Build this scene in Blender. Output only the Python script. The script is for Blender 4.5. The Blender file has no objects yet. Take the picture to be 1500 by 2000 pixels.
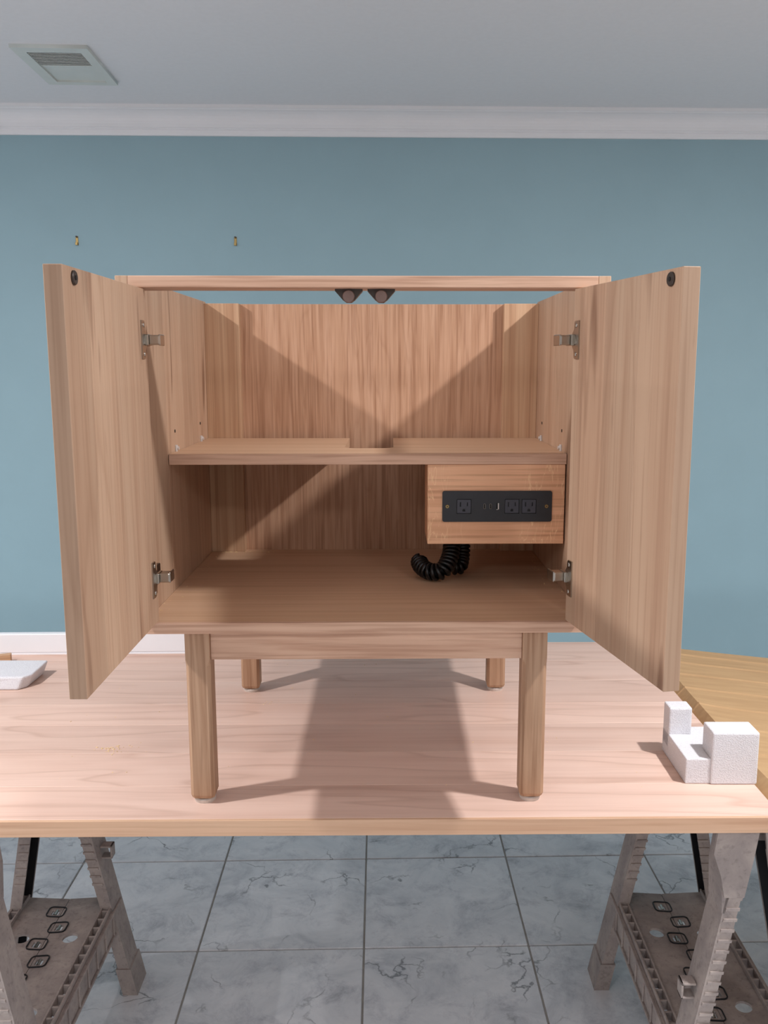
import bpy, bmesh, math, random
from mathutils import Vector, Matrix

scene = bpy.context.scene
C = scene.collection
R = math.radians
random.seed(7)

# ------------------------------------------------------------------ camera
F_PX, PP_X, PITCH, CAM_Z = 1760.0, 787.0, math.atan(288 / 1760.0), 1.435
cam = bpy.data.cameras.new('camera')
cam.sensor_fit = 'VERTICAL'
cam.sensor_height = 24.0
cam.sensor_width = 18.0
cam.lens = 24.0 * F_PX / 2000.0
cam.shift_x = -(PP_X - 750.0) / 2000.0
cam.clip_start = 0.02
camo = bpy.data.objects.new('camera', cam)
C.objects.link(camo)
camo.location = (0, 0, CAM_Z)
camo.rotation_euler = (math.pi / 2 - PITCH, 0, 0)
scene.camera = camo

# ------------------------------------------------------------------ world, exposure
w = bpy.data.worlds.new('world')
scene.world = w
w.use_nodes = True
w.node_tree.nodes['Background'].inputs[0].default_value = (0.8, 0.87, 1.0, 1)
w.node_tree.nodes['Background'].inputs[1].default_value = 0.02
vs = scene.view_settings
vs.view_transform = 'Standard'
vs.look = 'None'
vs.gamma = 1.0
vs.exposure = 0.0
vs.use_curve_mapping = False

# ceiling downlights: x, y, power (W); after the first pair, added unseen fill
CEIL = 2.30
LAMPS = [(-1.47, 1.05, 34.0), (1.13, 1.13, 34.0), (-4.10, 0.98, 38.0), (3.75, 1.20, 25.0),  # the outer pair here is unseen fill added off to the sides
         (-1.40, -1.15, 13.5), (1.20, -1.08, 13.5)]  # unseen fill lamps added behind the camera
LAMP_COL = (0.985, 0.985, 1.0)

# ------------------------------------------------------------------ helpers
def srgb(r, g, b):
    def f(c):
        c /= 255.0
        return c / 12.92 if c <= 0.04045 else ((c + 0.055) / 1.055) ** 2.4
    return (f(r), f(g), f(b), 1.0)

def link(name, me, mat=None, parent=None, loc=(0, 0, 0), rot=(0, 0, 0)):
    o = bpy.data.objects.new(name, me)
    C.objects.link(o)
    if mat is not None and me is not None and len(me.materials) == 0:
        for m in (mat if isinstance(mat, (list, tuple)) else [mat]):
            me.materials.append(m)
    if parent:
        o.parent = parent
    o.location = loc
    o.rotation_euler = rot
    return o

def thing(name, label, cat, loc=(0, 0, 0), rotz=0.0, group=None):
    o = bpy.data.objects.new(name, None)
    C.objects.link(o)
    o.empty_display_size = 0.05
    o.location = loc
    o.rotation_euler = (0, 0, rotz)
    return tag(o, label, cat, group)

def tag(o, label, cat, group=None):
    o['label'] = label
    o['category'] = cat
    if group:
        o['group'] = group
    return o

def structure(o, label=None):
    o['kind'] = 'structure'
    if label:
        o['label'] = label
    return o

def add_box(bm, x0, x1, y0, y1, z0, z1, bev=0.0, mi=0, M=None, seg=1):
    vs_ = [bm.verts.new((x, y, z)) for x in (x0, x1) for y in (y0, y1) for z in (z0, z1)]
    q = [(0, 1, 3, 2), (4, 6, 7, 5), (0, 4, 5, 1), (2, 3, 7, 6), (0, 2, 6, 4), (1, 5, 7, 3)]
    fs = [bm.faces.new([vs_[i] for i in f]) for f in q]
    out = list(vs_)
    for f in fs:
        f.material_index = mi
    if bev > 0:
        es = list({e for f in fs for e in f.edges})
        r = bmesh.ops.bevel(bm, geom=es, offset=bev, segments=seg, affect='EDGES', profile=0.5)
        out = list({v for f in r['faces'] for v in f.verts} | {v for v in vs_ if v.is_valid})
        for f in r['faces']:
            f.material_index = mi
    if M is not None:
        for v in out:
            v.co = M @ v.co
    return out

def add_cyl(bm, c, axis, r, h, n=20, r2=None, mi=0, bev=0.0):
    """cylinder starting at c, going h along axis"""
    axis = Vector(axis).normalized()
    q = Vector((0, 0, 1)).rotation_difference(axis).to_matrix().to_4x4()
    M = Matrix.Translation(Vector(c)) @ q
    r2 = r if r2 is None else r2
    prof = [(r, 0), (r2, h)] if bev == 0 else [(r, 0), (r2, h - bev), (r2 - bev, h)]
    rings = []
    for (rr, hh) in prof:
        rings.append([bm.verts.new(M @ Vector((rr * math.cos(2 * math.pi * i / n), rr * math.sin(2 * math.pi * i / n), hh))) for i in range(n)])
    fs = []
    for a, b in zip(rings, rings[1:]):
        for i in range(n):
            fs.append(bm.faces.new((a[i], a[(i + 1) % n], b[(i + 1) % n], b[i])))
    fs.append(bm.faces.new(list(reversed(rings[0]))))
    fs.append(bm.faces.new(rings[-1]))
    for f in fs:
        f.material_index = mi

def add_prism(bm, pts, axis, a, b, mi=0):
    """extrude a 2D polygon along axis ('x','y','z') from a to b"""
    def P(p, t):
        return {'x': (t, p[0], p[1]), 'y': (p[0], t, p[1]), 'z': (p[0], p[1], t)}[axis]
    v0 = [bm.verts.new(P(p, a)) for p in pts]
    v1 = [bm.verts.new(P(p, b)) for p in pts]
    n = len(pts)
    fs = [bm.faces.new(v0), bm.faces.new(list(reversed(v1)))]
    for i in range(n):
        fs.append(bm.faces.new((v0[i], v1[i], v1[(i + 1) % n], v0[(i + 1) % n])))
    for f in fs:
        f.material_index = mi

def add_tube(bm, path, r, n=8, mi=0):
    rings = []
    up = Vector((0.13, 0.21, 0.97)).normalized()
    for i, p in enumerate(path):
        p = Vector(p)
        t = (Vector(path[min(i + 1, len(path) - 1)]) - Vector(path[max(i - 1, 0)])).normalized()
        a = t.cross(up)
        if a.length < 1e-4:
            a = t.cross(Vector((1, 0, 0)))
        a.normalize()
        b = t.cross(a)
        rings.append([bm.verts.new(p + (a * math.cos(2 * math.pi * k / n) + b * math.sin(2 * math.pi * k / n)) * r) for k in range(n)])
    fs = []
    for a, b in zip(rings, rings[1:]):
        for i in range(n):
            fs.append(bm.faces.new((a[i], a[(i + 1) % n], b[(i + 1) % n], b[i])))
    fs.append(bm.faces.new(rings[0]))
    fs.append(bm.faces.new(rings[-1]))
    for f in fs:
        f.material_index = mi
        f.smooth = True

def mesh(bm, name='m', smooth=False):
    bmesh.ops.recalc_face_normals(bm, faces=bm.faces)
    if smooth:
        for f in bm.faces:
            f.smooth = True
    me = bpy.data.meshes.new(name)
    bm.to_mesh(me)
    bm.free()
    return me

def box(name, x0, x1, y0, y1, z0, z1, mat, parent=None, bev=0.0012, loc=(0, 0, 0), rot=(0, 0, 0), seg=1):
    bm = bmesh.new()
    add_box(bm, x0, x1, y0, y1, z0, z1, bev, seg=seg)
    return link(name, mesh(bm, name), mat, parent, loc, rot)

def rrect(x0, x1, y0, y1, r, n=5):
    pts = []
    for cx, cy, a0 in ((x1 - r, y1 - r, 0), (x0 + r, y1 - r, 90), (x0 + r, y0 + r, 180), (x1 - r, y0 + r, 270)):
        for i in range(n + 1):
            a = R(a0 + 90 * i / n)
            pts.append((cx + r * math.cos(a), cy + r * math.sin(a)))
    return pts

def circle(cx, cy, r, n=20):
    return [(cx + r * math.cos(2 * math.pi * i / n), cy + r * math.sin(2 * math.pi * i / n)) for i in range(n)]

def holed(outlines, th, M=None):
    """2D outlines (first = outer, rest = holes) filled and extruded by th about z=0"""
    cu = bpy.data.curves.new('tmp', 'CURVE')
    cu.dimensions = '2D'
    cu.fill_mode = 'BOTH'
    cu.extrude = th / 2
    for pts in outlines:
        sp = cu.splines.new('POLY')
        sp.points.add(len(pts) - 1)
        for p, q in zip(sp.points, pts):
            p.co = (q[0], q[1], 0, 1)
        sp.use_cyclic_u = True
    ob = bpy.data.objects.new('tmp', cu)
    me = bpy.data.meshes.new_from_object(ob)
    bpy.data.objects.remove(ob)
    bpy.data.curves.remove(cu)
    me.materials.clear()
    if M is not None:
        me.transform(M)
    return me

# ------------------------------------------------------------------ materials
def new_mat(name):
    m = bpy.data.materials.new(name)
    m.use_nodes = True
    nt = m.node_tree
    b = nt.nodes['Principled BSDF']
    return m, nt, b

def nn(nt, typ, **kw):
    n = nt.nodes.new(typ)
    for k, v in kw.items():
        setattr(n, k, v)
    return n

def ramp(nt, fac, stops):
    r = nn(nt, 'ShaderNodeValToRGB')
    el = r.color_ramp.elements
    while len(el) > 1:
        el.remove(el[-1])
    el[0].position, el[0].color = stops[0]
    for p, c in stops[1:]:
        e = el.new(p)
        e.color = c
    nt.links.new(fac, r.inputs[0])
    return r.outputs[0]

def noise(nt, vec, scale, detail=3.0, rough=0.55, dist=0.0):
    n = nn(nt, 'ShaderNodeTexNoise')
    n.inputs['Scale'].default_value = scale
    n.inputs['Detail'].default_value = detail
    n.inputs['Roughness'].default_value = rough
    n.inputs['Distortion'].default_value = dist
    nt.links.new(vec, n.inputs['Vector'])
    return n.outputs['Fac']

def mixc(nt, a, b, fac, mode='MIX'):
    m = nn(nt, 'ShaderNodeMix', data_type='RGBA', blend_type=mode)
    for sock, v in ((m.inputs['Factor'], fac), (m.inputs['A'], a), (m.inputs['B'], b)):
        pass
    fi, ai, bi = m.inputs[0], m.inputs[6], m.inputs[7]
    for s, v in ((fi, fac), (ai, a), (bi, b)):
        if isinstance(v, bpy.types.NodeSocket):
            nt.links.new(v, s)
        else:
            s.default_value = v
    return m.outputs[2]

def math_n(nt, op, a, b=0.0, clamp=False):
    m = nn(nt, 'ShaderNodeMath', operation=op)
    m.use_clamp = clamp
    for s, v in zip(m.inputs, (a, b)):
        if isinstance(v, bpy.types.NodeSocket):
            nt.links.new(v, s)
        else:
            s.default_value = v
    return m.outputs[0]

def coords(nt, scale=(1, 1, 1), rand=13.0):
    tc = nn(nt, 'ShaderNodeTexCoord')
    oi = nn(nt, 'ShaderNodeObjectInfo')
    mul = math_n(nt, 'MULTIPLY', oi.outputs['Random'], rand)
    cx = nn(nt, 'ShaderNodeCombineXYZ')
    for i in range(3):
        nt.links.new(mul, cx.inputs[i])
    add = nn(nt, 'ShaderNodeVectorMath', operation='ADD')
    mp = nn(nt, 'ShaderNodeMapping')
    mp.inputs['Scale'].default_value = scale
    nt.links.new(tc.outputs['Object'], mp.inputs['Vector'])
    nt.links.new(mp.outputs[0], add.inputs[0])
    nt.links.new(cx.outputs[0], add.inputs[1])
    return add.outputs[0], oi.outputs['Random'], tc.outputs['Object']

def bump(nt, b, h, strength=0.2, dist=0.002):
    bp = nn(nt, 'ShaderNodeBump')
    bp.inputs['Strength'].default_value = strength
    bp.inputs['Distance'].default_value = dist
    nt.links.new(h, bp.inputs['Height'])
    nt.links.new(bp.outputs[0], b.inputs['Normal'])

def wood(name, light, mid, dark, axis='z', along=0.05, broad=16.0, pore=120.0, pore_amt=0.35,
         knots=0.0, flecks=False, rough=0.55, rnd=0.10, warp=0.6, rings=0.0, ring_scale=3.0, ring_n=12.0, ring_along=0.12):
    m, nt, b = new_mat(name)
    def sc(k):
        return {'x': (k, 1, 1), 'y': (1, k, 1), 'z': (1, 1, k)}[axis]
    v, rv, ob = coords(nt, sc(along))
    n1 = noise(nt, v, broad, 4, 0.55, warp)
    col = ramp(nt, n1, [(0.30, dark), (0.47, mid), (0.63, light), (0.78, mid)])
    if rings > 0:                       # cathedral figure: contour lines of a slow, stretched noise
        vr, _, _ = coords(nt, sc(ring_along), 21.0)
        nr = noise(nt, vr, ring_scale, 2.5, 0.42, 0.25)
        fr = math_n(nt, 'FRACT', math_n(nt, 'MULTIPLY', nr, ring_n))
        rl = ramp(nt, fr, [(0.0, (0.70, 0.62, 0.57, 1)), (0.10, (0.90, 0.87, 0.85, 1)), (0.35, (1, 1, 1, 1)), (0.9, (1, 1, 1, 1)), (1.0, (0.70, 0.62, 0.57, 1))])
        col = mixc(nt, col, rl, rings, 'MULTIPLY')
    v2, _, _ = coords(nt, sc(along * 0.6))
    n3 = noise(nt, v2, pore, 2, 0.5)
    pores = ramp(nt, n3, [(0.34, (0.60, 0.50, 0.44, 1)), (0.50, (1, 1, 1, 1))])
    col = mixc(nt, col, pores, pore_amt, 'MULTIPLY')
    if knots > 0:
        vk, _, _ = coords(nt, sc(0.12), 29.0)
        nk = noise(nt, vk, 19.0, 2, 0.5, 0.8)
        kk = ramp(nt, nk, [(0.66, (0, 0, 0, 1)), (0.75, (1, 1, 1, 1))])
        kf = math_n(nt, 'MULTIPLY', kk, knots)
        col = mixc(nt, col, (dark[0] * 0.50, dark[1] * 0.42, dark[2] * 0.38, 1), kf)
    if flecks:
        vf, _, _ = coords(nt, (1, 1, 0.16), 3.0)
        nf = noise(nt, vf, 60.0, 2, 0.5, 1.6)
        ff = ramp(nt, nf, [(0.48, (0, 0, 0, 1)), (0.5, (1, 1, 1, 1)), (0.52, (0, 0, 0, 1))])
        nf2 = noise(nt, vf, 9.0, 2, 0.5)
        msk = ramp(nt, nf2, [(0.46, (0, 0, 0, 1)), (0.56, (1, 1, 1, 1))])
        fk = math_n(nt, 'MULTIPLY', ff, msk)
        fk = math_n(nt, 'MULTIPLY', fk, 0.7)
        col = mixc(nt, col, (min(1, light[0] * 1.35), min(1, light[1] * 1.35), min(1, light[2] * 1.3), 1), fk)
    at = nn(nt, 'ShaderNodeAttribute', attribute_name='tint')
    t = math_n(nt, 'ADD', at.outputs['Fac'], 1.0)
    r2 = math_n(nt, 'MULTIPLY', math_n(nt, 'SUBTRACT', rv, 0.5), rnd)
    t = math_n(nt, 'ADD', t, r2)
    cb = nn(nt, 'ShaderNodeCombineXYZ')
    for i in range(3):
        nt.links.new(t, cb.inputs[i])
    col = mixc(nt, col, cb.outputs[0], 1.0, 'MULTIPLY')
    nt.links.new(col, b.inputs['Base Color'])
    b.inputs['Roughness'].default_value = rough
    b.inputs['Specular IOR Level'].default_value = 0.3
    bump(nt, b, n3, 0.12, 0.0006)
    return m

def plain(name, col, rough=0.5, metal=0.0, var=0.06, nscale=40.0, bump_s=0.0, spec=0.5):
    m, nt, b = new_mat(name)
    v, rv, ob = coords(nt)
    n = noise(nt, v, nscale, 3)
    lo = tuple(c * (1 - var) for c in col[:3]) + (1,)
    hi = tuple(min(1, c * (1 + var)) for c in col[:3]) + (1,)
    nt.links.new(ramp(nt, n, [(0.35, lo), (0.65, hi)]), b.inputs['Base Color'])
    b.inputs['Roughness'].default_value = rough
    b.inputs['Metallic'].default_value = metal
    b.inputs['Specular IOR Level'].default_value = spec
    if bump_s:
        bump(nt, b, n, bump_s, 0.001)
    return m

OL, OM, OD = srgb(196, 164, 138), srgb(189, 155, 129), srgb(177, 141, 116)
M = {}
M['oak_z'] = wood('oak upright grain', srgb(203, 166, 134), srgb(195, 156, 124), srgb(181, 140, 109), 'z', along=0.02, broad=60, pore=160, pore_amt=0.45)
M['oak_door'] = wood('oak door staves', OL, OM, OD, 'z', along=0.035, broad=14, pore=170, pore_amt=0.28, knots=0.8, rings=0.35, ring_scale=5.0, ring_n=9.0, ring_along=0.10)
M['oak_x'] = wood('oak horizontal grain', srgb(215, 176, 151), srgb(207, 167, 142), srgb(190, 147, 122), 'x', along=0.05, broad=55, pore=150, pore_amt=0.5)
M['oak_y'] = wood('oak shelf grain', srgb(219, 180, 148), srgb(214, 174, 141), srgb(206, 164, 131), 'x', along=0.03, broad=40, pore=160, pore_amt=0.22)
M['oak_veneer'] = wood('oak straight veneer', srgb(198, 157, 129), srgb(188, 146, 117), srgb(172, 129, 101), 'z', along=0.04, broad=95, pore=230, pore_amt=0.55, rings=0.3, ring_scale=14.0, ring_n=9.0, ring_along=0.10)
M['oak_box'] = wood('oak quartersawn box', srgb(242, 190, 152), srgb(234, 180, 142), srgb(220, 164, 126), 'x', along=0.05, broad=45, pore=140, pore_amt=0.55, flecks=True)
M['oak_leg'] = wood('oak leg grain', srgb(186, 150, 122), srgb(177, 140, 112), srgb(160, 122, 95), 'z', along=0.05, broad=65, pore=170, pore_amt=0.5)
M['maple'] = wood('maple plank', srgb(229, 197, 181), srgb(225, 192, 176), srgb(219, 184, 167), 'x', along=0.06, broad=24, pore=150, pore_amt=0.10, rough=0.45, rnd=0.05, warp=0.4, rings=0.45, ring_scale=6.5, ring_n=9.0, ring_along=0.13)
M['maple_edge'] = wood('maple edge strip', srgb(214, 176, 146), srgb(208, 168, 138), srgb(197, 154, 124), 'x', along=0.04, broad=45, pore=150, pore_amt=0.25)
M['offcut'] = wood('wood offcut', srgb(205, 165, 130), srgb(196, 155, 120), srgb(180, 138, 104), 'x')
M['teal'] = plain('teal wall paint', srgb(152, 181, 191), 0.6, var=0.015, nscale=5, spec=0.3)
M['plaster'] = plain('off-white plaster', srgb(236, 234, 230), 0.8, var=0.01, nscale=6, spec=0.2)
M['ceil'] = plain('ceiling paint', srgb(232, 233, 236), 0.8, var=0.01, nscale=60, bump_s=0.05, spec=0.2)
M['trim'] = plain('white trim paint', srgb(240, 240, 243), 0.45, var=0.01, nscale=8)
M['white'] = plain('white panel', srgb(244, 244, 248), 0.4, var=0.008, nscale=8)
M['vent'] = plain('vent enamel', srgb(214, 220, 216), 0.4, var=0.02, nscale=20)
M['vent_dark'] = plain('vent duct', srgb(60, 62, 62), 0.8)
M['grout'] = plain('grout', srgb(160, 156, 150), 0.9, var=0.1, nscale=30)
M['nickel'] = plain('nickel plated steel', srgb(176, 168, 158), 0.28, 1.0, var=0.05)
M['steel_dark'] = plain('dark steel', srgb(120, 110, 102), 0.35, 1.0, var=0.05)  # darker steel of the nails, ports and hinge mounts
M['bronze'] = plain('dark bronze plastic', srgb(62, 52, 46), 0.4, 0.3)
M['bronze_face'] = plain('brown magnet cap', srgb(126, 102, 94), 0.45, 0.2)
M['black'] = plain('black plate', srgb(36, 37, 42), 0.5, var=0.05, nscale=200)
M['black_in'] = plain('black recess', srgb(6, 6, 7), 0.6)
M['outlet'] = plain('charcoal outlet', srgb(58, 58, 68), 0.45)
M['cord'] = plain('black rubber cord', srgb(14, 14, 16), 0.35)
M['brass'] = plain('brass', srgb(158, 134, 88), 0.4, 1.0)
M['glide'] = plain('nylon glide', srgb(206, 192, 182), 0.5)
M['pin'] = plain('clear shelf pin', srgb(214, 208, 204), 0.3)
M['dust'] = plain('sawdust', srgb(236, 208, 160), 0.9, var=0.15, nscale=300)
M['lamp_trim'] = plain('lamp trim', srgb(240, 240, 240), 0.4)
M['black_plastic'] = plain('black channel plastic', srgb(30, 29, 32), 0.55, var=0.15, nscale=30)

def foam_mat():
    m, nt, b = new_mat('white foam')
    v, rv, ob = coords(nt)
    vo = nn(nt, 'ShaderNodeTexVoronoi')
    vo.inputs['Scale'].default_value = 420.0
    nt.links.new(v, vo.inputs['Vector'])
    c = ramp(nt, vo.outputs['Distance'], [(0.0, srgb(232, 231, 235)), (0.8, srgb(216, 214, 219))])
    nt.links.new(c, b.inputs['Base Color'])
    b.inputs['Roughness'].default_value = 0.7
    b.inputs['Subsurface Weight'].default_value = 0.35
    b.inputs['Subsurface Radius'].default_value = (0.02, 0.02, 0.02)
    b.inputs['Subsurface Scale'].default_value = 0.4
    bump(nt, b, vo.outputs['Distance'], 0.5, 0.0012)
    return m
M['foam'] = foam_mat()

def card_mat():
    m, nt, b = new_mat('corrugated cardboard')
    v, rv, ob = coords(nt, (0.06, 1, 1))
    n = noise(nt, v, 60, 3)
    c = ramp(nt, n, [(0.3, srgb(178, 144, 106)), (0.7, srgb(190, 156, 116))])
    nt.links.new(c, b.inputs['Base Color'])
    b.inputs['Roughness'].default_value = 0.8
    b.inputs['Specular IOR Level'].default_value = 0.2
    bump(nt, b, n, 0.15, 0.001)
    return m
M['card'] = card_mat()

def dusty_mat():
    m, nt, b = new_mat('dusty grey plastic')
    v, rv, ob = coords(nt)
    n = noise(nt, v, 14, 5, 0.65, 0.4)
    c = ramp(nt, n, [(0.3, srgb(140, 129, 126)), (0.5, srgb(162, 149, 143)), (0.72, srgb(182, 168, 160))])
    n2 = noise(nt, v, 90, 3, 0.6)
    c2 = ramp(nt, n2, [(0.33, srgb(70, 66, 66)), (0.45, (1, 1, 1, 1))])
    c = mixc(nt, c, c2, 0.22, 'MULTIPLY')
    nt.links.new(c, b.inputs['Base Color'])
    b.inputs['Roughness'].default_value = 0.7
    bump(nt, b, n2, 0.2, 0.001)
    return m
M['dusty'] = dusty_mat()

def tile_mat():
    m, nt, b = new_mat('grey marbled tile')
    v, rv, ob = coords(nt, (1, 1, 1), 37.0)
    n = noise(nt, v, 7, 7, 0.68, 0.7)
    c = ramp(nt, n, [(0.26, srgb(190, 192, 198)), (0.45, srgb(216, 217, 221)), (0.62, srgb(229, 229, 232)), (0.8, srgb(208, 210, 215))])
    # smudgy dark patches with broken edges
    n3 = noise(nt, v, 11, 10, 0.78, 0.4)
    pc = ramp(nt, n3, [(0.50, (1, 1, 1, 1)), (0.60, (0.80, 0.80, 0.82, 1)), (0.68, (0.55, 0.56, 0.58, 1))])
    c = mixc(nt, c, pc, 0.85, 'MULTIPLY')
    # crack-like veins
    warp = nn(nt, 'ShaderNodeTexNoise')
    warp.inputs['Scale'].default_value = 9.0
    warp.inputs['Detail'].default_value = 6.0
    nt.links.new(v, warp.inputs['Vector'])
    mul = nn(nt, 'ShaderNodeVectorMath', operation='SCALE')
    mul.inputs['Scale'].default_value = 0.22
    nt.links.new(warp.outputs['Color'], mul.inputs[0])
    add = nn(nt, 'ShaderNodeVectorMath', operation='ADD')
    nt.links.new(v, add.inputs[0])
    nt.links.new(mul.outputs[0], add.inputs[1])
    vo = nn(nt, 'ShaderNodeTexVoronoi', feature='DISTANCE_TO_EDGE')
    vo.inputs['Scale'].default_value = 4.0
    nt.links.new(add.outputs[0], vo.inputs['Vector'])
    vein = ramp(nt, vo.outputs['Distance'], [(0.0, (1, 1, 1, 1)), (0.016, (0, 0, 0, 1))])
    n4 = noise(nt, v, 6, 3, 0.6)
    msk = ramp(nt, n4, [(0.50, (0, 0, 0, 1)), (0.62, (1, 1, 1, 1))])
    vf = math_n(nt, 'MULTIPLY', vein, msk)
    vf = math_n(nt, 'MULTIPLY', vf, 0.75)
    c = mixc(nt, c, srgb(72, 74, 80), vf)
    nt.links.new(c, b.inputs['Base Color'])
    b.inputs['Roughness'].default_value = 0.38
    return m
M['tile'] = tile_mat()

def lens_mat():
    m, nt, b = new_mat('lit lamp lens')
    b.inputs['Emission Color'].default_value = LAMP_COL + (1,)
    b.inputs['Emission Strength'].default_value = 8.0
    return m
M['lens'] = lens_mat()

# ------------------------------------------------------------------ the room
YAW = 0.0265                       # the room is turned a little against the camera
ROOM = Matrix.Translation((0, 3.314, 0)) @ Matrix.Rotation(YAW, 4, 'Z')
RLOC, RROT = (0, 3.314, 0), (0, 0, YAW)
XL, XR, YB = -5.6, 5.3, -5.6     # room frame: wall at y=0, camera side at negative y
def rbox(name, x0, x1, y0, y1, z0, z1, mat, parent=None, bev=0):
    if parent:
        return box(name, x0, x1, y0, y1, z0, z1, mat, parent, bev)
    return box(name, x0, x1, y0, y1, z0, z1, mat, None, bev, RLOC, RROT)

floor = structure(rbox('floor', XL - .1, XR + .1, YB - .1, .1, -0.08, -0.0035, M['grout']), 'grey marbled tile floor with dark grout')
structure(rbox('ceiling', XL - .1, XR + .1, YB - .1, .1, CEIL, CEIL + .08, M['ceil']), 'plain pale grey ceiling')
structure(rbox('wall_back', XL - .1, XR + .1, 0, .1, -.08, CEIL, M['teal']), 'teal painted wall behind the table')
structure(rbox('wall_left', XL - .1, XL, YB, 0, -.08, CEIL, M['plaster']))
structure(rbox('wall_right', XR, XR + .1, YB, 0, -.08, CEIL, M['plaster']))
structure(rbox('wall_front', XL - .1, XR + .1, YB - .1, YB, -.08, CEIL, M['plaster']))

# crown moulding: profile in (y, z) of the room frame, extruded along the wall
def crown_profile():
    p, d = 0.080, 0.084
    pts = [(0.0, CEIL), (-p, CEIL), (-p, CEIL - .010), (-p + .006, CEIL - .012)]
    for i in range(9):                     # cove
        a = R(90 * i / 8)
        pts.append((-p + .008 + .048 * math.sin(a) * 1.0, CEIL - .014 - .044 * (1 - math.cos(a))))
    pts += [(-.024, CEIL - .060), (-.020, CEIL - .062), (-.020, CEIL - .066), (-.015, CEIL - .068),
            (-.014, CEIL - .079), (-.010, CEIL - .084), (0.0, CEIL - .084)]
    return pts
bm = bmesh.new()
add_prism(bm, crown_profile(), 'x', XL, XR)
structure(link('trim_1', mesh(bm, 'crown'), M['trim'], None, RLOC, RROT), 'white crown moulding along the ceiling')

# floor tiles, each one a piece of the floor (41 cm grid)
bm = bmesh.new()
TP, G = 0.412, 0.0024
add_box(bm, -TP / 2 + G, TP / 2 - G, -TP / 2 + G, TP / 2 - G, -0.010, 0.0, 0.0014)
tile_me = mesh(bm, 'tile')
tile_me.materials.append(M['tile'])
inv = ROOM.inverted()
node = inv @ Vector((-0.108, 2.452, 0))
i0, i1 = math.ceil((XL - node.x) / TP - .5), math.floor((XR - node.x) / TP + .5)
j0, j1 = math.ceil((YB - node.y) / TP - .5), math.floor((0 - node.y) / TP + .5)
far = bmesh.new()
for i in range(i0, i1):
    for j in range(j0, j1):
        cx, cy = node.x + (i + .5) * TP, node.y + (j + .5) * TP
        # cut tiles along the walls
        ax, bx = max(XL, cx - TP / 2), min(XR, cx + TP / 2)
        ay, by = max(YB, cy - TP / 2), min(0, cy + TP / 2)
        if abs(cx) > 2.6 or cy < -3.4:       # well outside the view
            add_box(far, ax + G, bx - G, ay + G, by - G, -.010, 0, 0)
            continue
        o = bpy.data.objects.new('floor_tile', tile_me)
        C.objects.link(o)
        o.parent = floor
        o.location = ((ax + bx) / 2, (ay + by) / 2, 0)
        o.scale = ((bx - ax) / TP, (by - ay) / TP, 1)
        o.rotation_euler = (0, 0, 0)

o = link('far_tiles', mesh(far, 'far_tiles'), M['tile'], floor)
o['kind'] = 'stuff'

# ceiling air vent
vroot = thing('ceiling_vent', 'square white air vent with grey louvres set in the ceiling', 'vent',
              (-0.981, 2.806, CEIL), 0.055)
me = holed([[(-.105, -.166), (.105, -.166), (.105, .166), (-.105, .166)],
            [(-.072, -.128), (.078, -.128), (.078, .138), (-.072, .138)]], .010, Matrix.Translation((0, 0, -.005)))
link('vent_frame', me, M['vent'], vroot)
box('damper_plate', -.078, .084, -.010, .143, -.0045, -.0005, M['vent'], vroot, 0)
box('duct_opening', -.078, .084, -.134, -.010, -.002, -.0004, M['vent_dark'], vroot, 0)
bm = bmesh.new()
add_box(bm, -.073, .079, -.0055, .0055, -.0007, .0007, 0, M=Matrix.Rotation(R(28), 4, 'X'))
slat_me = mesh(bm, 'louvre')
slat_me.materials.append(M['vent'])
for k in range(11):
    link('louvre', slat_me, None, vroot, (0, -.122 + k * .0113, -.0058))

# downlights in the ceiling, plus unseen fill lights added at the sides and behind
for k, (lx, ly, lw) in enumerate(LAMPS):
    r_ = thing('recessed_or_fill_light', 'small round downlight set in the ceiling, outer pair added as unseen fill' if k < 4 else 'wide round light added as unseen fill behind the camera', 'ceiling light',
               (lx, ly, CEIL), 0, 'small round ceiling downlights' if k < 4 else 'wide unseen fill lights added behind the camera')
    S_ = 1.0 if k < 4 else 4.2
    bm = bmesh.new()
    n = 32
    prof = [(.075, 0), (.075, -.004), (.068, -.008), (.056, -.008), (.053, -.002)]
    rings = [[bm.verts.new((S_ * a * math.cos(2 * math.pi * i / n), S_ * a * math.sin(2 * math.pi * i / n), z)) for i in range(n)] for a, z in prof]
    for a, b_ in zip(rings, rings[1:]):
        for i in range(n):
            bm.faces.new((a[i], a[(i + 1) % n], b_[(i + 1) % n], b_[i]))
    link('trim_ring', mesh(bm, 'ring', True), M['lamp_trim'], r_)
    bm = bmesh.new()
    add_cyl(bm, (0, 0, -.003), (0, 0, 1), .053 * S_, .002, 32)
    link('lens', mesh(bm, 'lens'), M['lens'], r_)
    ld = bpy.data.lights.new('downlight', 'AREA')
    ld.shape = 'DISK'
    ld.size = 0.09 if k < 4 else 0.40          # the row behind is added fill, made larger to soften its shadows
    ld.energy = lw
    ld.color = LAMP_COL
    lo = bpy.data.objects.new('lamp', ld)
    C.objects.link(lo)
    lo.parent = r_
    lo.location = (0, 0, -.012)

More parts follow.
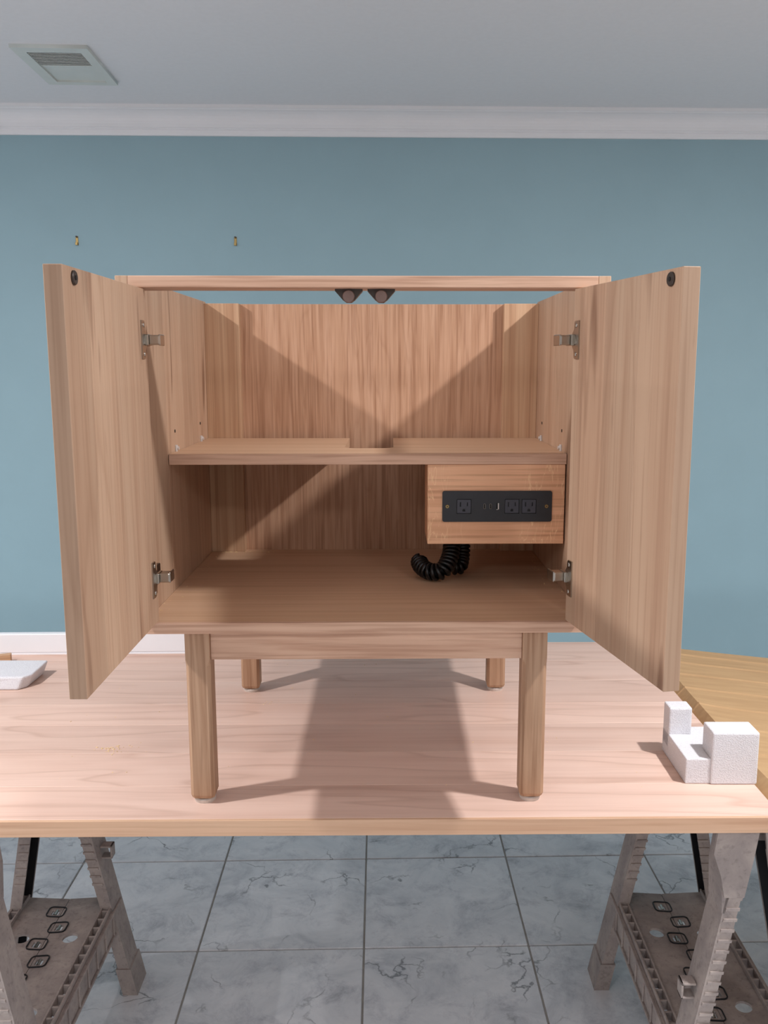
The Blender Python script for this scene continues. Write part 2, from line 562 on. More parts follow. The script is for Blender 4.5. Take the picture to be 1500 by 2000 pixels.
# picture hooks on the wall
def hook(px, pz, label):
    loc = ROOM @ Vector((px, 0, pz))
    h = thing('wall_hook', label, 'hook', loc, YAW)
    bm = bmesh.new()
    add_box(bm, -.0045, .0045, -.0016, 0, -.012, .018, .0005)
    add_box(bm, -.004, .004, -.009, -.0016, -.0125, -.0105, .0004)
    add_box(bm, -.004, .004, -.0105, -.009, -.0125, -.003, .0004)
    link('hook_plate', mesh(bm, 'hook'), M['brass'], h)
    bm = bmesh.new()
    add_cyl(bm, (0, 0.002, .012), (0, -1, .4), .0013, .010, 10)
    add_cyl(bm, (0, -.0072, .0157), (0, -1, .4), .003, .0015, 12)
    link('nail', mesh(bm, 'nail'), M['steel_dark'], h)
hook(-1.147, 1.862, 'small brass picture hook on the teal wall, nearer the air vent')
hook(-0.592, 1.862, 'small brass picture hook on the teal wall, farther from the air vent')

# ------------------------------------------------------------------ table top of maple planks
TZ, TT = 0.697, 0.028
tab = thing('table_top', 'pale maple plank table top laid across two trestles', 'table top', (0, 1.380, TZ), 0.012)
seams = [0.006, .125, .262, .40, .515, .66, .80, .955]
for k, (a, b_) in enumerate(zip(seams, seams[1:])):
    bm = bmesh.new()
    add_box(bm, -1.32, .628, a + .0001, b_ - .0001, -TT, 0, .0006 if 0 < k < 6 else .0008)
    me = mesh(bm, 'plank')
    tv = [0.0, 0.01, -0.08, 0.015, -0.02, 0.01, -0.01][k]
    at = me.attributes.new('tint', 'FLOAT', 'POINT')
    at.data.foreach_set('value', [tv] * len(me.vertices))
    link('plank', me, M['maple'], tab)

box('front_edge', -1.32, .628, 0, .006, -TT, 0, M['maple_edge'], tab, .0008)

# ------------------------------------------------------------------ the oak cabinet
cab = thing('vanity_cabinet', 'open-topped oak cabinet on four legs with both doors swung open', 'cabinet',
            (-0.0601, 1.4229, TZ), 0.0132)
HT, PT, PB = 0.8725, 0.3225, 0.3038
XI, XO = 0.362, 0.381
YBK = 0.570
def stave_panel(name, axis, cuts, lo, hi, z0, z1, mat, parent, tints, loc=(0, 0, 0), rot=(0, 0, 0)):
    """a flush glued panel: staves side by side along y, thickness in x, one mesh, tint stored per stave"""
    bm = bmesh.new()
    ranges = []
    for a, b_ in zip(cuts, cuts[1:]):
        n0 = len(bm.verts)
        add_box(bm, lo, hi, a, b_, z0, z1, 0.0007)
        bm.verts.index_update()
        ranges.append((n0, len(bm.verts)))
    bm.verts.ensure_lookup_table()
    cent = [v.co.y for v in bm.verts]
    me = mesh(bm, name)
    vals = []
    for v in me.vertices:
        y = v.co.y
        k = 0
        for i in range(len(cuts) - 1):
            if cuts[i] - 1e-6 <= y <= cuts[i + 1] + 1e-6:
                k = i
                if y < cuts[i + 1] - 1e-6:
                    break
        vals.append(tints[k % len(tints)])
    at = me.attributes.new('tint', 'FLOAT', 'POINT')
    at.data.foreach_set('value', vals)
    return link(name, me, mat, parent, loc, rot)

stave_panel('side_panel', 'y', [0, .10, .21, .34, .46, .592], -XO, -XI, PB, HT, M['oak_door'], cab, [.0, -.06, .04, -.03, .05])
stave_panel('side_panel', 'y', [0, .12, .23, .33, .47, .592], XI, XO, PB, HT, M['oak_door'], cab, [.04, -.04, .0, .05, -.05])
box('bottom_panel', -XI, XI, 0.008, .592, PB, PT, M['oak_y'], cab, .0006)
box('bottom_edge', -XI, XI, 0.0, .008, PB, PT, M['oak_x'], cab, .0008)
box('top_rail', -XI, XI, 0.0, .062, .8545, HT, M['oak_x'], cab, .0012)
box('back_panel', -XI, XI, .592, .604, PB, .868, M['oak_veneer'], cab, .0005)
box('back_stile', -XI, -.287, YBK, .592, PT, .868, M['oak_z'], cab, .0008)
box('back_stile', .287, XI, YBK, .592, PT, .868, M['oak_z'], cab, .0008)

# shelf with a pipe notch
SY, SZ, ST = 0.206, 0.5776, 0.0190
pts = [(-XI + .001, SY + .006), (XI - .001, SY + .006), (XI - .001, YBK - .001), (.046, YBK - .001)]
r_ = .025
pts += [(.046 - 0, .325 + r_)]
for i in range(1, 7):
    a = R(90 * i / 6)
    pts.append((.046 - r_ + r_ * math.cos(a), .325 + r_ - r_ * math.sin(a)))
for i in range(0, 7):
    a = R(90 * i / 6)
    pts.append((-.050 + r_ - r_ * math.sin(a), .325 + r_ - r_ * math.cos(a)))
pts += [(-.050, YBK - .001), (-XI + .001, YBK - .001)]
bm = bmesh.new()
add_prism(bm, pts, 'z', SZ - ST, SZ)
link('shelf', mesh(bm, 'shelf'), M['oak_y'], cab)
box('shelf_edge', -XI + .001, XI - .001, SY, SY + .006, SZ - ST, SZ, M['oak_x'], cab, .0008)
# shelf pins and the spare peg holes above them
for sx in (-1, 1):
    for py in (.265, .49):
        bm = bmesh.new()
        add_cyl(bm, (sx * XI, py, SZ + .006), (-sx, 0, 0), .0035, .007, 12)
        add_box(bm, min(sx * XI, sx * (XI - .004)), max(sx * XI, sx * (XI - .004)), py - .004, py + .004, SZ - .0005, SZ + .012, .0008)
        link('shelf_pin', mesh(bm, 'pin'), M['pin'], cab)
        bm = bmesh.new()
        add_cyl(bm, (sx * (XI - .0003), py, SZ + .038), (-sx, 0, 0), .003, .0006, 12)
        link('peg_hole', mesh(bm, 'hole'), M['black_in'], cab)

# box under the shelf with the power panel
BX0, BX1, BZ0 = .108, .3595, .411
bm = bmesh.new()
add_box(bm, BX0, BX1, SY + .002, SY + .018, BZ0, SZ - ST - .0003, .0008)
add_box(bm, BX0, BX0 + .014, SY + .018, SY + .13, BZ0, SZ - ST - .0003, .0008)
add_box(bm, BX1 - .014, BX1, SY + .018, SY + .13, BZ0, SZ - ST - .0003, .0008)
add_box(bm, BX0 + .014, BX1 - .014, SY + .118, SY + .13, BZ0, SZ - ST - .0003, .0008)
link('outlet_box', mesh(bm, 'outlet_box'), M['oak_box'], cab)
# panel local frame: x right, z up, facing -y
PC = ((.135 + .336) / 2, SY + .002, .4815)
to_xz = Matrix.Rotation(R(90), 4, 'X')
outl = [(.1745, .0), (.262, .0), (.2935, .0)]
ox = [.1745 - PC[0], .2625 - PC[0], .2938 - PC[0]]
holes = [rrect(c - .0135, c + .0135, -.0135, .0135, .001) for c in ox]
uc = [.2125 - PC[0], .2235 - PC[0], .2365 - PC[0]]
holes += [rrect(uc[0] - .0022, uc[0] + .0022, -.0052, .0052, .002), rrect(uc[1] - .0022, uc[1] + .0022, -.0052, .0052, .002),
          rrect(uc[2] - .0025, uc[2] + .0025, -.0065, .0065, .0003)]
me = holed([rrect(-.1005, .1005, -.0285, .0285, .004)] + holes, .003, Matrix.Translation((0, -.0016, 0)) @ to_xz)
panel = link('power_panel', me, M['black'], cab, PC)
panel['label'] = 'black power panel with three outlets and three charging ports'
box('panel_back', -.098, .098, -.0005, -.0001, -.026, .026, M['black_in'], panel, 0)
# outlet faces with slots cut through
slots = [rrect(-.0075, -.0052, -.0005, .0078, .0002), rrect(.0052, .0074, .0005, .0075, .0002)]
g_ = [(.0026 * math.cos(R(180 - a)), -.0070 + .0026 * math.sin(R(a))) for a in range(0, 181, 20)]
g_ = [(-.0026, -.0095)] + g_ + [(.0026, -.0095)]
ome = holed([rrect(-.0124, .0124, -.0124, .0124, .001)] + slots + [g_], .0020, Matrix.Translation((0, -.0017, 0)) @ to_xz)
ome.materials.append(M['outlet'])
for c in ox:
    o = link('outlet', ome, None, panel, (c, 0, 0))
for c in uc[:2]:
    me = holed([rrect(-.0020, .0020, -.0050, .0050, .0018), rrect(-.0014, .0014, -.0044, .0044, .0013)], .0022, Matrix.Translation((0, -.0017, 0)) @ to_xz)
    link('charging_port', me, M['steel_dark'], panel, (c, 0, 0))
bm = bmesh.new()
add_box(bm, .0004, .0022, -.0030, -.0004, -.0055, .0058, 0)
add_box(bm, -.0024, .0004, -.0026, -.0004, -.0064, -.0056, 0)
link('charging_port', mesh(bm, 'usb'), M['pin'], panel, (uc[2], 0, 0))
bm = bmesh.new()
add_cyl(bm, (0, -.0028, 0), (0, -1, 0), .0036, .0012, 18, .0030)
add_cyl(bm, (0, -.0030, 0), (0, -1, 0), .0016, .00125, 6, mi=1)
sme = mesh(bm, 'screw')
sme.materials.append(M['brass'])
sme.materials.append(M['bronze'])
for c in (-.0915, .0905):
    link('screw', sme, None, panel, (c, 0, 0))

# legs, glides, aprons
def leg_mesh():
    bm = bmesh.new()
    s, ch = .0205, .0055
    def ring(h, k, c_):
        q = [(s * k - c_, -s * k), (s * k, -s * k + c_), (s * k, s * k - c_), (s * k - c_, s * k),
             (-s * k + c_, s * k), (-s * k, s * k - c_), (-s * k, -s * k + c_), (-s * k + c_, -s * k)]
        return [bm.verts.new((x, y, h)) for x, y in q]
    rs = [ring(.010, .90, ch), ring(.016, 1.0, ch), ring(.245, 1.0, ch), ring(.256, 1.0, .0012), ring(PB, 1.0, .0012)]
    for a, b_ in zip(rs, rs[1:]):
        for i in range(8):
            bm.faces.new((a[i], a[(i + 1) % 8], b_[(i + 1) % 8], b_[i]))
    bm.faces.new(rs[0])
    bm.faces.new(rs[-1])
    return mesh(bm, 'leg')
leg_me = leg_mesh()
leg_me.materials.append(M['oak_leg'])
bm = bmesh.new()
add_cyl(bm, (0, 0, 0), (0, 0, 1), .0175, .0075, 28, .0185, bev=.002)
add_cyl(bm, (0, 0, .0075), (0, 0, 1), .010, .003, 16)
gl_me = mesh(bm, 'glide')
gl_me.materials.append(M['glide'])
LEGX, LYF, LYR = .2795, .0325, .5590
for lx in (-LEGX, LEGX):
    for ly in (LYF, LYR):
        l_ = link('leg', leg_me, None, cab, (lx, ly, 0))
        link('foot_glide', gl_me, None, l_)
box('apron', -LEGX + .0205, LEGX - .0205, LYF - .0140, LYF + .005, .254, PB, M['oak_x'], cab, .001)
box('apron', -LEGX + .0205, LEGX - .0205, LYR - .005, LYR + .014, .254, PB, M['oak_x'], cab, .001)
for sx in (-1, 1):
    box('apron', sx * LEGX - .009, sx * LEGX + .009, LYF + .0205, LYR - .0205, .254, PB, M['oak_y'], cab, .001)

# doors
DZ0, DZ1, DT, DW = .3250, .8530, .0225, .345
dl = stave_panel('door', 'y', [-DW, -DW + .085, -.165, -.042, .008], -DT, 0, 0, DZ1 - DZ0, M['oak_door'], cab,
                 [-.07, .05, -.01, -.06], (-.3385, 0.0, DZ0))
dl['label'] = 'door standing square to the cabinet front'
dr = stave_panel('door', 'y', [-DW + .008, -.225, -.118, -.04, 0], 0, DT, 0, DZ1 - DZ0, M['oak_door'], cab,
                 [-.01, -.08, .05, -.04], (.326, 0.002, DZ0), (0, 0, R(10.6)))
dr['label'] = 'door swung open past square'

def hinge_plate_mesh(s):
    """cup flange on the inner face (plane x=0, facing s*x); bows towards the hinge edge (+y)"""
    outline = [(-.021, -.029), (-.006, -.029), (-.003, -.026), (-.002, -.016), (.004, -.010), (.004, .010),
               (-.002, .016), (-.003, .026), (-.006, .029), (-.021, .029)]
    bm = bmesh.new()
    x0, x1 = (0, .0022) if s > 0 else (-.0022, 0)
    add_prism(bm, outline, 'x', x0, x1)
    add_cyl(bm, (0, -.004, 0), (s, 0, 0), .0085, .0034, 18)
    return mesh(bm, 'hinge_plate')
def hinge_arm_mesh(s):
    bm = bmesh.new()
    def bx(a, b_, y0, y1, z0, z1, bev):
        add_box(bm, min(s * a, s * b_), max(s * a, s * b_), y0, y1, z0, z1, bev)
    bx(.002, .007, -.006, .020, -.0085, .0085, .001)
    bx(.006, .0225, .000, .022, -.0075, .0075, .0018)
    bx(.0205, .0235, .002, .030, -.0085, .0085, .001)
    return mesh(bm, 'hinge_arm')
bm = bmesh.new()
add_cyl(bm, (0, 0, 0), (1, 0, 0), .0036, .0014, 14, .0026)
scr_me = mesh(bm, 'screw')
scr_me.materials.append(M['nickel'])
for d_, s in ((dl, 1), (dr, -1)):
    for hz in (.4505, .0735):
        p = Matrix.Translation((0, -.004, hz))
        hp = link('hinge', hinge_plate_mesh(s), M['nickel'], cab)
        hp.matrix_local = Matrix.Translation(d_.location) @ d_.rotation_euler.to_matrix().to_4x4() @ p
        link('hinge_arm', hinge_arm_mesh(s), M['nickel'], hp)
        for sz in (-.022, .022):
            link('screw', scr_me, None, hp, (s * .002, -.0095, sz), (0, 0, 0 if s > 0 else math.pi))
        # cabinet-side mount
        bm = bmesh.new()
        z_ = DZ0 + hz
        add_box(bm, min(s * -XI, s * (-XI + .012)), max(s * -XI, s * (-XI + .012)), .034, .075, z_ - .008, z_ + .008, .001)
        add_box(bm, min(s * -XI, s * (-XI + .003)), max(s * -XI, s * (-XI + .003)), .045, .060, z_ - .022, z_ + .022, .001)
        link('hinge_mount', mesh(bm, 'mount'), M['steel_dark'], cab)
    # round striker disc near the top of the free edge
    bm = bmesh.new()
    add_cyl(bm, (0, 0, 0), (s, 0, 0), .0088, .0030, 28, bev=.001)
    add_cyl(bm, (s * .003, 0, 0), (s, 0, 0), .0028, .0008, 14, mi=1)
    me = mesh(bm, 'striker')
    me.materials.append(M['bronze'])
    me.materials.append(M['black_in'])
    link('striker_disc', me, None, d_, (0, -DW + .036, DZ1 - DZ0 - .0125))

# magnetic catches under the rail
for cx in (-.0245, .0265):
    bm = bmesh.new()
    z1 = .8545
    prof = [(-.0215, z1), (.0215, z1), (.0215, z1 - .003), (.0095, z1 - .0165), (.004, z1 - .0205), (-.004, z1 - .0205), (-.0095, z1 - .0165), (-.0215, z1 - .003)]
    add_prism(bm, [(x + cx, z) for x, z in prof], 'y', .022, .040)
    c_ = link('magnetic_catch', mesh(bm, 'catch'), M['bronze'], cab)
    bm = bmesh.new()
    add_cyl(bm, (cx, .022, z1 - .0115), (0, -1, 0), .0095, .006, 28, bev=.001)
    link('magnet_cap', mesh(bm, 'cap'), M['bronze_face'], c_)

# coiled power cord lying on the cabinet floor
def smooth_path(pts, n):
    out = []
    P = [Vector(p) for p in pts]
    P = [2 * P[0] - P[1]] + P + [2 * P[-1] - P[-2]]
    m = len(P) - 3
    for k in range(n + 1):
        t = m * k / n
        i = min(int(t), m - 1)
        u = t - i
        a, b_, c_, d_ = P[i:i + 4]
        out.append(0.5 * ((2 * b_) + (c_ - a) * u + (2 * a - 5 * b_ + 4 * c_ - d_) * u * u + (3 * b_ - a - 3 * c_ + d_) * u ** 3))
    return out
def coil(bm, pts, rc, rw, pitch):
    base = smooth_path(pts, 400)
    L = sum((b_ - a).length for a, b_ in zip(base, base[1:]))
    turns = L / pitch
    t0 = (base[1] - base[0]).normalized()
    nrm = t0.orthogonal().normalized()
    path = []
    s = 0.0
    N = int(turns * 16)
    acc = [0.0]
    for a, b_ in zip(base, base[1:]):
        acc.append(acc[-1] + (b_ - a).length)
    frames = []
    for i in range(len(base)):
        t = (base[min(i + 1, len(base) - 1)] - base[max(i - 1, 0)]).normalized()
        nrm = (nrm - t * nrm.dot(t)).normalized()
        frames.append((base[i], nrm.copy(), t.cross(nrm)))
    j = 0
    for k in range(N + 1):
        d = L * k / N
        while j < len(acc) - 2 and acc[j + 1] < d:
            j += 1
        u = (d - acc[j]) / max(1e-9, acc[j + 1] - acc[j])
        p = frames[j][0].lerp(frames[j + 1][0], u)
        a = 2 * math.pi * turns * k / N
        path.append(p + frames[j][1] * rc * math.cos(a) + frames[j][2] * rc * math.sin(a))
    add_tube(bm, path, rw, 7)
CM = Matrix.Translation(cab.location) @ Matrix.Rotation(0.0132, 4, 'Z')
cord = thing('coiled_cord', 'black coiled power cord under the outlet box', 'power cord', CM @ Vector((.13, .29, PT)), 0.0132)
bm = bmesh.new()
z0 = .0185
coil(bm, [(.032, .045, .100), (.031, .030, .075), (.026, .006, .046), (.010, -.016, z0 + .005), (-.012, -.010, z0 + .001), (-.028, .012, z0 + .005), (-.034, .036, z0 + .012)], .0135, .0043, .0086)
link('cord_coil', mesh(bm, 'coil', True), M['cord'], cord)
bm = bmesh.new()
coil(bm, [(.050, .062, .092), (.055, .070, .058), (.053, .058, .032), (.047, .040, z0), (.034, .034, z0)], .0120, .0043, .0086)
link('cord_coil', mesh(bm, 'coil', True), M['cord'], cord)

# ------------------------------------------------------------------ things on the table
# white strip standing along the back of the table
st = thing('trim_strip', 'long white grooved trim strip standing along the back of the table', 'trim strip', (-0.80, 2.236, TZ + .0035), 0.024)
bm = bmesh.new()
add_prism(bm, [(0, .0), (0, .0035), (.0022, .0045), (.0022, .0058), (0, .0068), (0, .053), (.002, .055), (.018, .055), (.018, .0)], 'x', -.55, .45)
me = mesh(bm, 'strip')
link('strip_board', me, M['white'], st, (0, 0, -.0035))

# white foam packing blocks
bm = bmesh.new()
def foam_solid(bm, x0, x1, y0, y1, z0, z1):
    add_box(bm, x0, x1, y0, y1, z0, z1, .0035, seg=3)
fo = thing('foam_block', 'notched white foam corner block near the table end beside the cardboard', 'foam block', (.503, 1.504, TZ), 0.0)
bm = bmesh.new()
# stepped outline in plan, three prisms sharing walls, joined as one body
add_box(bm, 0, .100, .004, .150, 0, .047, .002, seg=2)
add_box(bm, 0, .043, .112, .150, .02, .099, .003, seg=2)
add_box(bm, .044, .127, 0, .054, 0, .097, .003, seg=2)
link('foam_body', mesh(bm, 'foam'), M['foam'], fo)

fl = thing('foam_wedge', 'low white foam wedge lying by the wood offcut', 'foam block', (-.93, 1.985, TZ), 0.0)
bm = bmesh.new()
add_prism(bm, [(-.14, -.010), (.045, -.010), (.060, .010), (.062, .100), (-.14, .105)], 'z', 0, .030)
for v in bm.verts:
    if v.co.z > .02:
        if v.co.x > 0:
            v.co.x += .012
            v.co.y += .006
        v.co.z += .004 * (v.co.y > .05)
bmesh.ops.bevel(bm, geom=list(bm.edges), offset=.004, segments=2, affect='EDGES', profile=.5)
link('foam_body', mesh(bm, 'wedge'), M['foam'], fl)
oc = box('wood_offcut', -.14, .045, 0, .016, 0, .022, M['offcut'], None, .0008, (-1.025, 2.155, TZ), (0, 0, R(14)))
tag(oc, 'small brown wood offcut lying behind the white foam wedge', 'wood scrap')

# big carton standing past the table end; its top flap reaches out to the table, edge bent down
cb = thing('cardboard_carton', 'brown corrugated carton flap spread out past the table end', 'cardboard', (0.650, 1.30, 0), 0.0)
FT, SL = .0045, .105
X1, Y1 = .72, .992
NX, NY = 18, 330
ZF = TZ + .004
bm = bmesh.new()
def cflap(u, v):
    x, y = u * X1, v * Y1
    wob = .5 + .5 * math.sin(y * 13.0 + 1.2)
    z = ZF - SL * x + .007 * math.exp(-x / .04) * wob
    for yc in (.33, .45, .57, .68, .78, .87, .94):
        d = (y + .03 * x - yc) / .0035
        z += .0030 * math.exp(-d * d)
    return Vector((x + .006 * math.sin(y * 8 + .5) * (1 - u), y, z))
# the first five columns are the bent-down lip, seen in the gap beside the table
grid_t, grid_b = [], []
us = [None] * 5 + [(i / NX) ** 1.4 for i in range(NX + 1)]
for k, u in enumerate(us):
    rt, rb = [], []
    for j in range(NY + 1):
        if u is None:
            p0 = cflap(0, j / NY)
            d = 5 - k
            xe = .6295 - .012 * (1.30 + p0.y - 1.38) - .650
            p = p0 + Vector(((xe - p0.x) * d / 5, 0, -.0056 * d))
            q = p + Vector((FT, 0, -.001))
        else:
            p = cflap(u, j / NY)
            q = p - Vector((0 if u > 0 else -FT * .8, 0, FT))
        rt.append(bm.verts.new(p))
        rb.append(bm.verts.new(q))
    grid_t.append(rt)
    grid_b.append(rb)
NC = len(us) - 1
for i in range(NC):
    for j in range(NY):
        bm.faces.new((grid_t[i][j], grid_t[i + 1][j], grid_t[i + 1][j + 1], grid_t[i][j + 1]))
        bm.faces.new((grid_b[i][j], grid_b[i][j + 1], grid_b[i + 1][j + 1], grid_b[i + 1][j]))
for j in range(NY):
    bm.faces.new((grid_t[0][j], grid_t[0][j + 1], grid_b[0][j + 1], grid_b[0][j]))
    bm.faces.new((grid_t[NC][j], grid_b[NC][j], grid_b[NC][j + 1], grid_t[NC][j + 1]))
for i in range(NC):
    bm.faces.new((grid_t[i][0], grid_b[i][0], grid_b[i + 1][0], grid_t[i + 1][0]))
    bm.faces.new((grid_t[i][NY], grid_t[i + 1][NY], grid_b[i + 1][NY], grid_b[i][NY]))
link('flap', mesh(bm, 'flap'), M['card'], cb)
# carton body under the flap: four walls and a floor, its top following the flap
bm = bmesh.new()
bx0, bx1, by0, by1 = .42, .72, .18, .92
zt = lambda x: ZF - SL * x - FT - .002
for (x0, x1, y0, y1) in ((bx0, bx0 + .006, by0, by1), (bx1 - .006, bx1, by0, by1), (bx0 + .006, bx1 - .006, by0, by0 + .006), (bx0 + .006, bx1 - .006, by1 - .006, by1)):
    vs8 = add_box(bm, x0, x1, y0, y1, 0, 1.0)
    for v in vs8:
        if v.co.z > .5:
            v.co.z = zt(v.co.x)
add_box(bm, bx0 + .006, bx1 - .006, by0 + .006, by1 - .006, 0, .006)
link('carton_body', mesh(bm, 'carton'), M['card'], cb)

# sawdust and shavings
def shavings(name, label, spots, parent=None):
    bm = bmesh.new()
    for (cx, cy, cz, n, sp, size) in spots:
        for k in range(n):
            x, y = cx + random.gauss(0, sp), cy + random.gauss(0, sp * .8)
            s = size * random.uniform(.4, 1.3)
            Mx = Matrix.Translation((x, y, cz + s * .3)) @ Matrix.Rotation(random.uniform(0, 6.3), 4, 'Z') @ Matrix.Rotation(random.uniform(-.25, .25), 4, 'X')
            add_box(bm, -s, s, -s * .4, s * .4, -s * .25, s * .25, 0, M=Mx)
    o = link(name, mesh(bm, name), M['dust'], parent)
    o['kind'] = 'stuff'
    o['label'] = label
    o['category'] = 'sawdust'
    return o
spots = [(-.571, 1.655, TZ, 40, .012, .0016), (-.545, 1.655, TZ, 14, .020, .0012), (-.30, 1.90, TZ, 5, .006, .0018)]
for k in range(60):
    spots.append((random.uniform(-.7, .45), random.uniform(1.46, 2.25), TZ, 1, .001, .0012))
shavings('sawdust', 'pale sawdust and shavings scattered over the table top', spots)
sp = []
for k in range(34):
    q = CM @ Vector((random.choice([-1, 1]) * random.uniform(.335, .358), random.uniform(.05, .55), PT))
    sp.append((q.x, q.y, q.z, 1, .0015, .0013))
for k in range(26):
    q = CM @ Vector((random.uniform(-.34, -.22), random.uniform(.560, .568), PT))
    sp.append((q.x, q.y, q.z, 1, .0008, .0014))
shavings('sawdust', 'pale sawdust crumbs along the corners of the cabinet floor', sp)

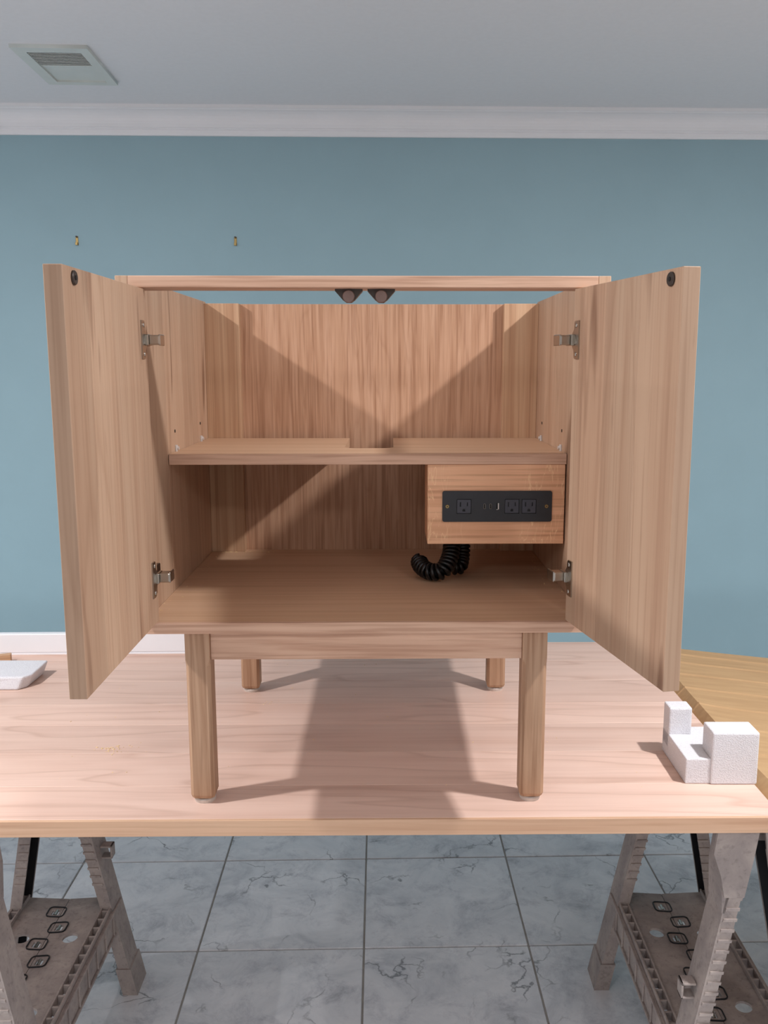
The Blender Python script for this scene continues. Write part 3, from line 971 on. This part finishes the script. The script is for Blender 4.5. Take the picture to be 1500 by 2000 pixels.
# ------------------------------------------------------------------ folding trestles
HZ = TZ - TT
def leg_channel(side, end, HF=.145):
    """U channel, open towards the middle; side -1/+1 in x, end -1/+1 in y"""
    xt, xb = .002, HF - .014
    yt, yb = .225 * end, .250 * end
    def P(t, du, dv):           # t: 0 floor .. 1 top ; du across x (0 = inner), dv along y
        x = side * (xb + (xt - xb) * t + du)
        y = yb + (yt - yb) * t + dv
        return (x, y, HZ * t)
    return P
def make_trestle(loc, label, rotz, hook_on):
    t = thing('trestle', label, 'trestle', loc, rotz, 'folding plastic trestles under the table')
    # beam: two hinged halves with ribs
    for s in (-1, 1):
        bm = bmesh.new()
        x0, x1 = (.001, .048) if s > 0 else (-.048, -.001)
        add_box(bm, x0, x1, -.235, .235, HZ - .045, HZ, .004)
        xo = s * .048
        for k in range(13):
            y = -.216 + k * .036
            add_box(bm, min(xo, xo + s * .004), max(xo, xo + s * .004), y - .004, y + .004, HZ - .040, HZ - .008, .001)
        link('beam_half', mesh(bm, 'beam'), M['dusty'], t)
    for s in (-1, 1):
        for e in (-1, 1):
            P = leg_channel(s, e)
            bm = bmesh.new()
            def slab(t0, t1, u0, u1, v0, v1, mi=0):
                a = [bm.verts.new(P(tt, uu, vv)) for tt in (t0, t1) for uu in (u0, u1) for vv in (v0, v1)]
                for f in [(0, 1, 3, 2), (4, 6, 7, 5), (0, 4, 5, 1), (2, 3, 7, 6), (0, 2, 6, 4), (1, 5, 7, 3)]:
                    bm.faces.new([a[i] for i in f]).material_index = mi
            WV, WU = .034, .026                   # half depth in y, depth in x
            ztop = .93
            slab(0.0, ztop, WU - .005, WU, -WV, WV)                    # outer web
            slab(0.0, ztop, 0.0, WU - .005, -WV, -WV + .005)           # front flange
            slab(0.0, ztop, 0.0, WU - .005, WV - .005, WV)             # rear flange
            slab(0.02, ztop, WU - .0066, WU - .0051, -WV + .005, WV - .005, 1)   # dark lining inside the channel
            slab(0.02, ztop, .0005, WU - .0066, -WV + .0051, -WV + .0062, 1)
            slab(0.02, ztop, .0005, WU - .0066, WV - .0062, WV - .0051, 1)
            slab(0.0, .10, -.004, WU + .004, -WV - .004, WV + .004)    # foot shoe
            # gusset widening to the beam
            a = [bm.verts.new(P(tt, uu, vv)) for tt, u1 in ((.76, WU + .001), (.86, WU + .016), (.95, WU + .020)) for uu in (WU - .004, u1) for vv in (-WV, WV)]
            for q0 in (0, 4):
                for f in [(0, 4, 5, 1), (2, 3, 7, 6), (0, 2, 6, 4), (1, 5, 7, 3)]:
                    bm.faces.new([a[i + q0] for i in f])
            bm.faces.new((a[0], a[1], a[3], a[2]))
            bm.faces.new((a[8], a[10], a[11], a[9]))
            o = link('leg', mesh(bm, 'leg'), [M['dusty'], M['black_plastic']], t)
            # grip ribs on the flange turned to the trestle's end
            for k in range(15):
                tt = .42 + k * .029
                bm = bmesh.new()
                v0, v1 = (-WV - .0025, -WV)
                a = [bm.verts.new(P(q, uu, vv)) for q in (tt, tt + .0075) for uu in (-.0015, WU * .85) for vv in (v0, v1)]
                for f in [(0, 1, 3, 2), (4, 6, 7, 5), (0, 4, 5, 1), (2, 3, 7, 6), (0, 2, 6, 4), (1, 5, 7, 3)]:
                    bm.faces.new([a[i] for i in f])
                link('grip_rib', mesh(bm, 'rib'), M['dusty'], o)
    for e in (-1, 1):                       # flared shoulder at the head of each leg
        for sd in (-1, 1):
            bm = bmesh.new()
            prof = [(.004, HZ - .003), (.074, HZ - .003), (.080, HZ - .050), (.066, HZ - .090), (.058, HZ - .130), (.024, HZ - .130), (.012, HZ - .060)]
            y0 = .2615 * e
            add_prism(bm, [(sd * a, b_) for a, b_ in prof], 'y', min(y0, y0 + .006 * e), max(y0, y0 + .006 * e))
            link('leg_shoulder', mesh(bm, 'shoulder'), M['dusty'], t)
    # folding tray between the legs, in two hinged halves
    TZ_ = .208
    for s in (-1, 1):
        HW, LY = .112, .265
        yk = .012
        holes = [circle(.052, -.115, .016), circle(.052, .115, .016)]
        for k in range(4):
            y = -.19 + k * .115 + (0 if s > 0 else .057)
            holes.append(rrect(.006, .022, y - .010, y + .010, .003, 3))
        outer = [(.0008, -LY), (HW - .020, -LY), (HW - .020, LY), (.0008, LY)]
        if s < 0:
            outer = [(-x, y) for x, y in outer]
            holes = [[(-x, y) for x, y in h] for h in holes]
        tilt = Matrix.Rotation(-s * R(3.0), 4, 'Y')
        me = holed([outer] + holes, .005, Matrix.Translation((0, 0, TZ_)) @ tilt)
        tray = link('tray_half', me, M['dusty'], t)
        # hinge knuckle loops
        for k in range(4):
            y = -.19 + k * .115 + (0 if s > 0 else .057)
            c_ = .012 * s
            ring_me = holed([rrect(c_ - .020, c_ + .020, y - .019, y + .019, .010, 4), rrect(c_ - .0178, c_ + .0178, y - .0168, y + .0168, .007, 4)], .003,
                            Matrix.Translation((0, 0, TZ_ + .0035)) @ tilt)
            link('hinge_loop', ring_me, M['black_plastic'], tray)
            bm = bmesh.new()
            add_cyl(bm, (s * .013, y - .009, TZ_ + .001), (0, 1, 0), .0035, .018, 10)
            link('hinge_pin', mesh(bm, 'pin'), M['nickel'], tray)
        # comb rim along the side: two rails with crossbars
        bm = bmesh.new()
        za = TZ_ + .004
        def rb(x0, x1, y0, y1, z0, z1):
            add_box(bm, min(s * x0, s * x1), max(s * x0, s * x1), y0, y1, z0, z1, .0008)
        rb(HW - .022, HW - .018, -LY, LY, za - .010, za + .012)
        rb(HW - .004, HW, -LY, LY, za - .010, za + .012)
        for k in range(18):
            y = -LY + .004 + k * (2 * LY - .008) / 17
            rb(HW - .018, HW - .004, y - .0022, y + .0022, za - .010, za + .010)
            if k < 17 and k % 2:
                rb(HW - .018, HW - .004, y + .006, y + .020, za - .006, za - .002)
        link('comb_rim', mesh(bm, 'rim'), M['dusty'], tray)
        # ribbed skirt below the rim
        bm = bmesh.new()
        rb(HW, HW + .004, -LY, LY, TZ_ - .055, TZ_ + .006)
        for k in range(10):
            y = -LY + .004 + k * (2 * LY - .008) / 9
            rb(HW + .004, HW + .008, y - .002, y + .002, TZ_ - .052, TZ_ + .003)
        rb(HW + .004, HW + .009, -LY, LY, TZ_ - .055, TZ_ - .049)
        rb(HW + .004, HW + .009, -LY, LY, TZ_ + .001, TZ_ + .006)
        link('tray_skirt', mesh(bm, 'skirt'), M['dusty'], tray)
    # cord hook on a leg
    bm = bmesh.new()
    hs, he = hook_on
    P = leg_channel(hs, he)
    hx, hy, hz_ = P(.52, .026, 0)
    for (a, b_, c0, c1) in ((0, .026, .0, .004), (.022, .026, .0, .030), (0, .026, .026, .030)):
        add_box(bm, min(hx + hs * a, hx + hs * b_), max(hx + hs * a, hx + hs * b_), hy - .012, hy + .012, hz_ - .015 + c0, hz_ - .015 + c1, .001)
    link('cord_hook', mesh(bm, 'cordhook'), M['dusty'], t)
    return t
make_trestle((-.768, 1.655, 0), 'dusty grey folding trestle below the foam wedge end of the table', 0.02, (1, 1))
make_trestle((.605, 1.675, 0), 'dusty grey folding trestle below the cardboard end of the table', 0.0, (-1, -1))
